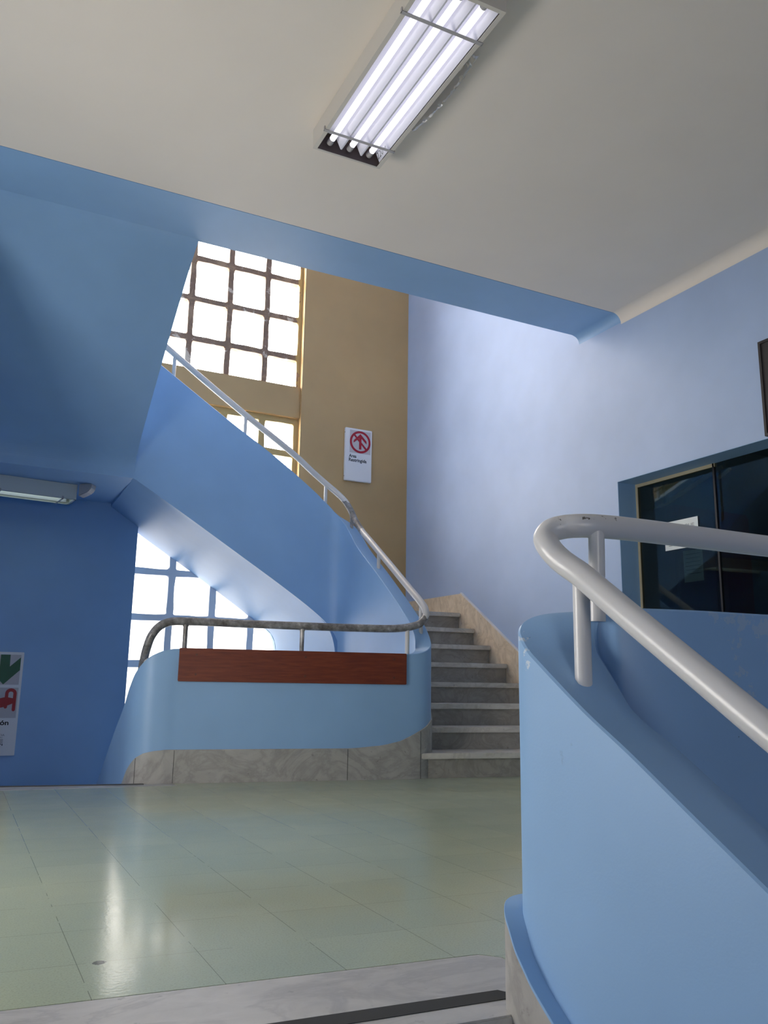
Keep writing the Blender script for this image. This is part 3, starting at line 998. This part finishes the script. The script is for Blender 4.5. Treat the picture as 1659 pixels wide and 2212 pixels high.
ztop = [z for y, z in OY] + [0.770, 0.794, 0.818, 0.838, 0.853, 0.864, 0.870, 0.871, 0.871, 0.871, 0.871]
n_ = len(outer)
allr = spline([(o_[0], o_[1], i_[0], i_[1], z) for o_, i_, z in zip(outer, inner, ztop)], 5)
O_ = [(a[0], a[1]) for a in allr]; I_ = [(a[2], a[3]) for a in allr]; Z_ = [a[4] for a in allr]
zb = [max(-2.9, min(-0.24, z - 2.2)) if y < 1.0 else -0.3 for (x, y), z in zip(O_, Z_)]
wallrun('parapet_wall', O_, I_, Z_, [-2.6] * len(O_), [-2.6] * len(O_), 'blue_chip', npar, rnd=0.005)
# proud marble skirting with a blue painted ledge on top, falling with the stairs
sk = [(-1.6, -1.92), (-0.6, -1.28), (0.0, -0.90), (0.5, -0.58), (1.0, -0.262), (1.25, -0.105), (1.40, -0.012), (1.47, 0.032), (1.537, 0.078), (1.565, 0.104), (1.585, 0.130), (1.598, 0.158), (1.604, 0.19)]
so_ = [(1.139, y) for y, z in sk[:-3]] + [(1.1395, 1.592), (1.142, 1.618), (1.152, 1.650), (1.175, 1.675), (1.215, 1.688), (1.29, 1.672), (1.37, 1.640), (1.50, 1.612), (1.77, 1.585), (2.6, 1.51), (XR - 0.03, 1.33)]
si_ = [(1.185, y) for y, z in sk[:-3]] + [(1.186, 1.585), (1.188, 1.60), (1.197, 1.625), (1.212, 1.638), (1.235, 1.640), (1.28, 1.625), (1.36, 1.597), (1.50, 1.567), (1.77, 1.540), (2.6, 1.465), (XR - 0.03, 1.285)]
sz_ = [z for y, z in sk[:-3]] + [0.130, 0.165, 0.195, 0.21, 0.215] + [0.217] * 6
al = spline([(a[0], a[1], b[0], b[1], z) for a, b, z in zip(so_, si_, sz_)], 5)
A_ = [(a[0], a[1]) for a in al]; B_ = [(a[2], a[3]) for a in al]; ZZ = [a[4] for a in al]
wallrun('marble_skirting', A_, B_, ZZ, [min(z - 0.5, -0.35) for z in ZZ], [min(z - 0.5, -0.35) for z in ZZ], 'marble_skirt', npar, rnd=0.003)
# painted ledge
A2 = [(a[0] - 0.0015, a[1]) for a in A_]
o = wallrun('painted_ledge', A2, B_, [z + 0.003 for z in ZZ], [z - 0.004 for z in ZZ], [z - 0.004 for z in ZZ], 'blue_chip', npar, rnd=0.001)

# near handrail


def KS(p):
    return (p[0] * K, p[1] * K, EYE.z + (p[2] - EYE.z) * K)


nr = [(1.46, -1.9, -1.42), (1.46, 0.3, 0.035), (1.46, 0.9, 0.430), (1.46, 1.183, 0.616), (1.46, 1.293, 0.690), (1.46, 1.417, 0.774), (1.46, 1.562, 0.872), (1.461, 1.639, 0.925), (1.461, 1.726, 0.985), (1.452, 1.793, 1.03),
      (1.444, 1.828, 1.066), (1.449, 1.853, 1.100), (1.468, 1.853, 1.122), (1.498, 1.838, 1.133), (1.535, 1.808, 1.136), (1.60, 1.783, 1.136), (1.689, 1.775, 1.136), (1.944, 1.772, 1.136), (2.275, 1.770, 1.136), (3.2, 1.70, 1.136), (5.44, 1.50, 1.136)]
nh = thing('handrail', 'thick white tubular handrail bending round the near blue parapet in the right foreground', 'handrail')
RN = 0.0285
tube('rail', spline([KS(p) for p in nr], 8), RN, 'near_rail', nh, seg=28)
tube('post', [(1.245, 1.470, 0.655), (1.230, 1.450, 0.932)], 0.0190, 'near_rail', nh, seg=20)
tube('post', [(1.322, 1.505, 0.84), (1.322, 1.498, 1.062)], 0.0190, 'near_rail', nh, seg=20)
tube('post', [(1.237, 0.55, 0.06), (1.232, 0.55, 0.34)], 0.0190, 'near_rail', nh, seg=20)
tube('post', [(2.6, 1.40, 0.84), (2.6, 1.42, 1.062)], 0.0190, 'near_rail', nh, seg=20)

# near stairs (the viewer stands on them)
ns = thing('near_staircase', 'marble steps going down toward the viewer below the threshold', 'stairs')
for j in range(10):
    yn = 1.62 - 0.27 * j; z = -RZ * (j + 1)
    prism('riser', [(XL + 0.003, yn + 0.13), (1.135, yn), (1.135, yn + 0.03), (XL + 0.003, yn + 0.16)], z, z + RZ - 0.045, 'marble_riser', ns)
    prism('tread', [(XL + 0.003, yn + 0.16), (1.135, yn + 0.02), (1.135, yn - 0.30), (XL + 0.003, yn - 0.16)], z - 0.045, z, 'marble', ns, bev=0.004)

# ================================================================== CEILING LIGHTS
cl = thing('ceiling_light', 'lit three-tube fluorescent light on the cream ceiling', 'light', (1.663, 3.205, ZC), -0.014)
W2, L2, H = 0.205, 0.640, 0.118
t_ = 0.003
boxes('housing', [(-W2, -L2, -0.012, W2, L2, -0.001), (-W2, -L2, -H, -W2 + t_, L2, -0.0121), (W2 - t_, -L2, -H, W2, L2, -0.0121),
                  (-W2 + t_, -L2, -H, W2 - t_, -L2 + t_, -0.0121), (-W2 + t_, L2 - t_, -H, W2 - t_, L2, -0.0121),
                  (-W2 + t_, -L2 + t_, -H, -W2 + 0.022, L2 - t_, -H + t_), (W2 - 0.022, -L2 + t_, -H, W2 - t_, L2 - t_, -H + t_),
                  (-W2 + 0.022, -L2 + t_, -H, W2 - 0.022, -L2 + 0.020, -H + t_), (-W2 + 0.022, L2 - 0.012, -H, W2 - 0.022, L2 - t_, -H + t_)], 'lamp_white', cl, bev=0.0)
# three troughs with ridges between them
gaps = [-0.118, 0.002, 0.122]
rv, rf = [], []
ridge = [(-0.180, -0.105), (-0.170, -0.045), (-0.135, -0.030), (-0.095, -0.035), (-0.060, -0.108), (-0.052, -0.108), (-0.035, -0.045), (-0.010, -0.030), (0.030, -0.035), (0.062, -0.108), (0.070, -0.108), (0.085, -0.045),
         (0.110, -0.030), (0.145, -0.035), (0.180, -0.112)]
for y in (-L2 + 0.025, L2 - 0.05):
    rv += [(x, y, z) for x, z in ridge]
    rv += [(x, y, -0.014) for x in (0.180, -0.180)]
n = len(ridge) + 2
for k in range(n):
    rf.append((k, (k + 1) % n, n + (k + 1) % n, n + k))
rf.append(tuple(range(n)))
rf.append(tuple(range(n, 2 * n)))
refl = mesh('reflector', rv, rf, 'reflector', cl)
for gx_ in gaps:
    tb_ = tube('tube', [(gx_, -L2 + 0.06, -0.075), (gx_, L2 - 0.072, -0.075)], 0.0165, 'tube', cl, seg=16)
    for ya, yb in ((L2 - 0.073, L2 - 0.030), (-L2 + 0.022, -L2 + 0.061)):
        tube('end_cap', [(gx_, ya, -0.075), (gx_, yb, -0.075)], 0.0172, 'grey_plastic', tb_, seg=14)
for y in (0.46, -0.435):
    boxes('strap', [(-W2 - 0.006, y - 0.009, -H - 0.004, W2 + 0.006, y + 0.009, -H - 0.001), (-W2 - 0.006, y - 0.006, -H - 0.004, -W2 - 0.003, y + 0.006, -H + 0.02),
                    (W2 + 0.003, y - 0.006, -H - 0.004, W2 + 0.006, y + 0.006, -H + 0.02)], 'grey_plastic', cl)
boxes('shade_plate', [(-W2 + 0.006, L2 - 0.0065, -H + 0.006, W2 - 0.006, L2 - 0.004, -0.014), (-W2 + 0.006, L2 - 0.046, -0.020, W2 - 0.006, L2 - 0.0065, -0.014)], 'end_shade', cl)  # dark plate added to stand for shade inside the far end
# handwritten mark on the reflector end, on the slope facing left
sl = Vector((0.180 - 0.145, 0, -0.112 + 0.035)).normalized()      # down the slope
along = Vector((0, -1, 0))
nrm = Vector((sl.z, 0, -sl.x)).normalized()
if nrm.x > 0:
    nrm = -nrm
# text right = toward +y-ish, up = toward slope top; mirrored check: right x up = normal
rgt = Vector((0, -1, 0)); up_ = -sl
if rgt.cross(up_).dot(nrm) < 0:
    rgt = -rgt
m4 = Matrix((rgt.to_4d(), up_.to_4d(), nrm.to_4d(), (0, 0, 0, 1))).transposed()
m4[3] = (0, 0, 0, 1)
pos = Vector((0.145, 0, -0.035)) + sl * 0.070 + nrm * 0.002
ystart = L2 - 0.052 if rgt.y < 0 else L2 - 0.17
m4.translation = Vector((pos.x, ystart, pos.z))
tx = text('handwriting', '220 v', 0.052, 'ink_grey', m4, refl, width=0.105, shear=0.2, bold=-0.0012)
tx['label'] = 'handwritten 220 v'

# crumpled clear plastic strip beside the light
ps = thing('plastic_strip', 'crumpled clear plastic strip on the ceiling behind the large lit light', 'plastic')
vs, fs = [], []
NS = 46
rr = random.Random(3)
for i in range(NS + 1):
    t = i / NS
    y = 2.93 + t * 0.63
    bow = 0.035 * math.sin(t * math.pi)
    for j in range(6):
        u = j / 5
        x = 1.915 + u * 0.055 + bow * 0.4 + rr.uniform(-.002, .002)
        z = ZC - 0.004 - 0.05 * math.sin(u * math.pi) * (0.5 + 0.5 * math.sin(t * math.pi)) + rr.uniform(-0.004, 0.004)
        vs.append((x, y, min(z, ZC - 0.001)))
for i in range(NS):
    for j in range(5):
        a = i * 6 + j
        fs.append((a, a + 1, a + 7, a + 6))
mesh('strip', vs, fs, 'clear_plastic', ps, smooth=True)
boxes('clip', [(1.885, 3.015, ZC - 0.028, 1.93, 3.055, ZC - 0.001)], 'lamp_white', ps, bev=0.002)

# second light under the upper landing
a2 = math.atan2(7.717 - 7.641, 0.813 - 0.173)
c2 = thing('ceiling_light', 'narrow grey fluorescent light with greenish glow under the upper landing, far left', 'light', (0.813, 7.717, 2.386), a2)
Lx = 1.25
boxes('housing', [(-Lx, 0, -0.012, 0, 0.275, -0.002), (-Lx, 0, -0.139, 0, 0.003, -0.012), (-Lx, 0.272, -0.139, 0, 0.275, -0.012), (-0.003, 0, -0.139, 0, 0.275, -0.012), (-Lx, 0, -0.139, -Lx + 0.003, 0.275, -0.012),
                  (-Lx, 0, -0.139, 0, 0.018, -0.136), (-Lx, 0.255, -0.139, 0, 0.275, -0.136), (-0.022, 0, -0.139, 0, 0.275, -0.136)], 'grey_housing', c2)
prism('reflector', [(0.02, -0.12), (0.04, -0.04), (0.10, -0.03), (0.137, -0.10), (0.175, -0.03), (0.235, -0.04), (0.255, -0.12), (0.265, -0.12), (0.265, -0.016), (0.01, -0.016), (0.01, -0.12)], -Lx + 0.02, -0.03, 'reflector', c2, axis='x')
for yy in (0.072, 0.205):
    tb_ = tube('tube', [(-Lx + 0.04, yy, -0.078), (-0.05, yy, -0.078)], 0.015, 'tube_green', c2, seg=12)
    tube('end_cap', [(-0.05, yy, -0.078), (-0.022, yy, -0.078)], 0.016, 'grey_plastic', tb_, seg=12)
for xx in (-0.115, -0.63, -1.1):
    boxes('strap', [(xx - 0.008, -0.004, -0.143, xx + 0.008, 0.279, -0.140), (xx - 0.008, -0.004, -0.143, xx + 0.008, -0.001, -0.12)], 'grey_plastic', c2)
jc = thing('cable_cover', 'small grey plastic cable cover on the ceiling at the end of the narrow light', 'cover', (0.82, 7.66, 2.386), math.radians(-32))
prism('cover', [(0.0, -0.001), (0.115, -0.001), (0.108, -0.045), (0.085, -0.075), (0.0, -0.115)], 0.0, 0.10, 'grey_plastic', jc, axis='y', bev=0.006)

# ================================================================== SIGNS
sg = thing('wall_sign', 'white Area Restringida sign with red no-entry pictogram on the ochre wall', 'sign', (0, 0, 0))
boxes('sign_panel', [(3.768, 8.478, 2.965, 4.112, 8.515, 3.598)], 'sign_white', sg, bev=0.006)
yf = 8.478
flat('pictogram_field', [[(3.824, 3.301), (4.092, 3.301), (4.092, 3.574), (3.824, 3.574)]], yf, 0.0012, 'sign_grey', sg)
cxs, czs, r1, r2 = 3.958, 3.438, 0.134, 0.108
ring = []
N_ = 40
for i in range(N_):
    a, b = 2 * math.pi * i / N_, 2 * math.pi * (i + 1) / N_
    ring.append([(cxs + r1 * math.cos(a), czs + r1 * math.sin(a)), (cxs + r1 * math.cos(b), czs + r1 * math.sin(b)), (cxs + r2 * math.cos(b), czs + r2 * math.sin(b)), (cxs + r2 * math.cos(a), czs + r2 * math.sin(a))])


def bar2(a, b, w):
    a = Vector(a); b = Vector(b); d = (b - a).normalized(); n = Vector((-d.y, d.x)) * w / 2
    return [tuple(a + n), tuple(b + n), tuple(b - n), tuple(a - n)]


polys = ring + [bar2((cxs, czs - 0.088), (cxs, czs + 0.085), 0.030),
                [(cxs, czs + 0.10), (cxs - 0.085, czs + 0.015), (cxs - 0.085, czs - 0.015), (cxs, czs + 0.058), (cxs + 0.080, czs - 0.015), (cxs + 0.080, czs + 0.018)],
                bar2((cxs - 0.082, czs + 0.086), (cxs + 0.082, czs - 0.086), 0.022)]
# red disc behind ring is open: shapes only
o = flat('pictogram', polys, yf - 0.0012, 0.0010, 'sign_red', sg)
TM = lambda x, z, y: Matrix(((1, 0, 0, x), (0, 0, -1, y), (0, 1, 0, z), (0, 0, 0, 1)))
o = text('lettering', 'Area', 0.056, 'ink', TM(3.818, 3.243, yf - 0.0005), sg, width=0.095, bold=0.0012)
o = text('lettering', 'Restringida', 0.056, 'ink', TM(3.818, 3.196, yf - 0.0005), sg, width=0.226, bold=0.0012)
for z in (3.015, 3.54):
    boxes('screw', [(3.7665, 8.490, z - 0.005, 3.7685, 8.500, z + 0.005)], 'ink', sg)

s2 = thing('wall_sign', 'tall white sign with green arrow and red pictogram on deep blue wall', 'sign')
y2 = 8.372
boxes('sign_panel', [(0.254, y2, -0.004, 0.558, 8.40, 0.908)], 'sign_white', s2, bev=0.003)
flat('arrow_field', [[(0.280, 0.616), (0.535, 0.616), (0.535, 0.884), (0.280, 0.884)]], y2, 0.0012, 'sign_grey', s2)
flat('arrow', [[(0.364, 0.884), (0.444, 0.884), (0.446, 0.777), (0.533, 0.862), (0.534, 0.747), (0.406, 0.618), (0.280, 0.747), (0.280, 0.862), (0.364, 0.777)]], y2 - 0.0012, 0.001, 'sign_green', s2)
flat('pictogram_field', [[(0.280, 0.323), (0.538, 0.323), (0.538, 0.590), (0.280, 0.590)]], y2, 0.0012, 'sign_grey', s2)
arch = [(0.512, 0.396), (0.513, 0.540)] + [(0.479 + 0.034 * math.cos(a), 0.540 + 0.030 * math.sin(a)) for a in [math.pi * k / 8 for k in range(1, 9)]] + [(0.444, 0.42)]
v_, f_ = stroke2d(arch, 0.028)
pol = [[tuple(v_[i]) for i in f] for f in f_]
pol.append([(0.300, 0.44), (0.345, 0.475), (0.395, 0.497), (0.440, 0.508), (0.500, 0.497), (0.512, 0.490), (0.510, 0.455), (0.470, 0.437), (0.425, 0.418), (0.395, 0.412), (0.340, 0.40), (0.300, 0.40)])
flat('pictogram', pol, y2 - 0.0012, 0.001, 'sign_red', s2)
TM2 = lambda x, z: TM(x, z, y2 - 0.0005)
text('lettering', 'ción', 0.060, 'ink', TM2(0.484, 0.262), s2, ax='RIGHT', width=0.118, bold=0.0014)
text('lettering', 'CIA', 0.026, 'ink_grey', TM2(0.462, 0.166), s2, ax='RIGHT', width=0.048)
text('lettering', 'TAC', 0.020, 'ink_grey', TM2(0.448, 0.146), s2, ax='RIGHT', width=0.040)
text('lettering', '91', 0.022, 'ink', TM2(0.452, 0.084), s2, ax='RIGHT', width=0.026, bold=0.0014)
flat('print_lines', [[(0.335, z), (0.452, z), (0.452, z + 0.005), (0.335, z + 0.005)] for z in (0.132, 0.120, 0.108)], y2, 0.0006, 'ink_grey', s2)

# dark board on the right wall above the office window
db = thing('dark_board', 'dark brown framed board on the right wall above the office window', 'board')
boxes('board', [(XR - 0.018, 2.3, 2.315, XR, 3.535, 2.966)], 'dark', db, bev=0.002)
boxes('frame', [(XR - 0.024, 2.3, 2.312, XR, 3.537, 2.330), (XR - 0.024, 2.3, 2.950, XR, 3.537, 2.968), (XR - 0.024, 3.519, 2.330, XR, 3.537, 2.950)], 'dark', db)

# ================================================================== OFFICE WINDOW AND ROOM BEHIND
ow = bpy.data.objects.new('window_4', None); C.objects.link(ow)
ow['kind'] = 'structure'; ow['label'] = 'dark office window in the right wall'
GXo = XR + 0.185
o = boxes('window_reveal', [(XR + 0.001, WY1 - 0.003, WZ0, XR + 0.2, WY1, WZ1), (XR + 0.001, WY0, WZ1 - 0.003, XR + 0.2, WY1, WZ1), (XR + 0.001, WY0, WZ0, XR + 0.2, WY1, WZ0 + 0.003)], 'blue', ow)
o = boxes('window_frame', [(GXo, WY1 - 0.025, WZ0, XR + 0.21, WY1 - 0.003, WZ1 - 0.003), (GXo, 4.14, WZ1 - 0.030, XR + 0.21, WY1 - 0.025, WZ1 - 0.004)], 'batten', ow)
o['label'] = 'pale timber bead'
boxes('mullion', [(GXo, 4.145, WZ0, GXo + 0.02, 4.160, WZ1 - 0.004)], 'ink', ow)
boxes('pane', [(GXo + 0.006, 4.16, WZ0, GXo + 0.012, WY1 - 0.025, WZ1 - 0.005)], 'office_glass', ow)
boxes('pane', [(GXo + 0.006, WY0, WZ0, GXo + 0.012, 4.145, WZ1 - 0.005)], 'office_glass', ow)
# room
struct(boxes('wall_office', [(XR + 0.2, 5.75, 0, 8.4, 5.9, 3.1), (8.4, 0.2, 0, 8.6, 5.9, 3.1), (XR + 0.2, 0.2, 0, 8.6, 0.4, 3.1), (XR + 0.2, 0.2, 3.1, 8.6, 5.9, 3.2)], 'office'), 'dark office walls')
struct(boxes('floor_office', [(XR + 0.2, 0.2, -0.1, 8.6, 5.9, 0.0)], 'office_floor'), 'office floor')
cb = thing('office_cabinet', 'dark brown wooden cabinet standing in the office behind the glass', 'cabinet', (5.63, 5.35, 0))
boxes('body', [(-0.44, -0.42, 0, 0.44, 0.0, 2.18)], 'cabinet', cb, bev=0.006)
boxes('door', [(-0.43, -0.44, 0.06, -0.005, -0.42, 2.15)], 'cabinet', cb, bev=0.004)
boxes('door', [(0.005, -0.44, 0.06, 0.43, -0.42, 2.15)], 'cabinet', cb, bev=0.004)
dk = thing('office_counter', 'low brown counter with a pale top edge in the office behind the glass', 'counter', (7.4, 3.7, 0))
boxes('body', [(-0.5, -1.3, 0, 0.4, 0.35, 1.50)], 'cabinet', dk, bev=0.004)
boxes('counter_top', [(-0.53, -1.33, 1.50, 0.43, 0.38, 1.53)], 'batten', dk, bev=0.003)
# bars put inside in place of reflections in the top of the pane
hf = thing('reflection_bars', 'pale timber bars behind the office glass, standing in for its reflections', 'frame')


def beam(name, a, b, wy, hz, mat, parent):
    a = Vector(a); b = Vector(b); d = (b - a)
    L = d.length
    me = bpy.data.meshes.new(name)
    bm = bmesh.new()
    bmesh.ops.create_cube(bm, size=1.0)
    for v in bm.verts:
        v.co = Vector((v.co.x * L, v.co.y * wy, v.co.z * hz))
    q = d.to_track_quat('X', 'Z')
    for v in bm.verts:
        v.co = q @ v.co + (a + b) / 2
    bm.to_mesh(me); bm.free()
    return link(name, me, mat, parent)


beam('rail', (5.35, 5.35, 2.195), (5.35, 4.55, 2.437), 0.02, 0.030, 'batten', hf)
beam('rail', (5.35, 5.30, 2.372), (5.35, 5.14, 2.420), 0.02, 0.008, 'batten', hf)
beam('rail', (5.35, 4.60, 2.350), (5.35, 4.47, 2.405), 0.02, 0.022, 'batten', hf)
beam('crossbar', (5.34, 5.160, 2.245), (5.34, 5.160, 2.42), 0.03, 0.03, 'office', hf)
beam('hanger', (5.35, 5.30, 2.20), (5.35, 5.30, 3.098), 0.02, 0.02, 'office', hf)
beam('hanger', (5.35, 4.52, 2.43), (5.35, 4.52, 3.098), 0.02, 0.02, 'office', hf)
# added lamp, out of sight, to brighten what stands behind the office glass
ol = thing('office_fill_light', 'added unseen round lamp brightening the office interior', 'light', (5.9, 3.2, 3.1))
tube('shade', [(0, 0, -0.002), (0, 0, -0.07)], 0.13, 'lamp_white', ol, seg=24)
ld = bpy.data.lights.new('office_fill_bulb', 'POINT'); ld.energy = 9.0; ld.color = (1.0, 0.86, 0.66); ld.shadow_soft_size = 0.06
lo = bpy.data.objects.new('office_fill_bulb', ld); C.objects.link(lo); lo.parent = ol; lo.location = (0, 0, -0.16)
# papers on the glass
pp = thing('paper_notice', 'white printed paper notice taped to the office glass', 'paper')
xg = GXo + 0.004
boxes('sheet', [(xg - 0.0012, 4.325, 1.715, xg, 4.655, 1.935)], 'paper', pp)
TX = lambda y, z, x: Matrix(((0, 0, -1, x), (-1, 0, 0, y), (0, 1, 0, z), (0, 0, 0, 1)))
text('lettering', 'QUE', 0.034, 'ink_grey', TX(4.36, 1.870, xg - 0.0016), pp, ax='RIGHT', width=0.095)
boxes('print_lines', [(xg - 0.0016, 4.36, z, xg - 0.0012, 4.62, z + 0.004) for z in (1.745, 1.785, 1.80, 1.82)], 'ink_grey', pp)
p2 = thing('paper_notice', 'dim blue-grey sheet hanging inside the office, lower than the white notice', 'paper')
boxes('sheet', [(4.95, 4.445, 1.48, 4.952, 4.632, 1.725)], 'paper', p2)
boxes('print_lines', [(4.9494, 4.47, z, 4.95, 4.61, z + 0.005) for z in (1.54, 1.57, 1.60, 1.63, 1.66, 1.69)], 'ink_grey', p2)
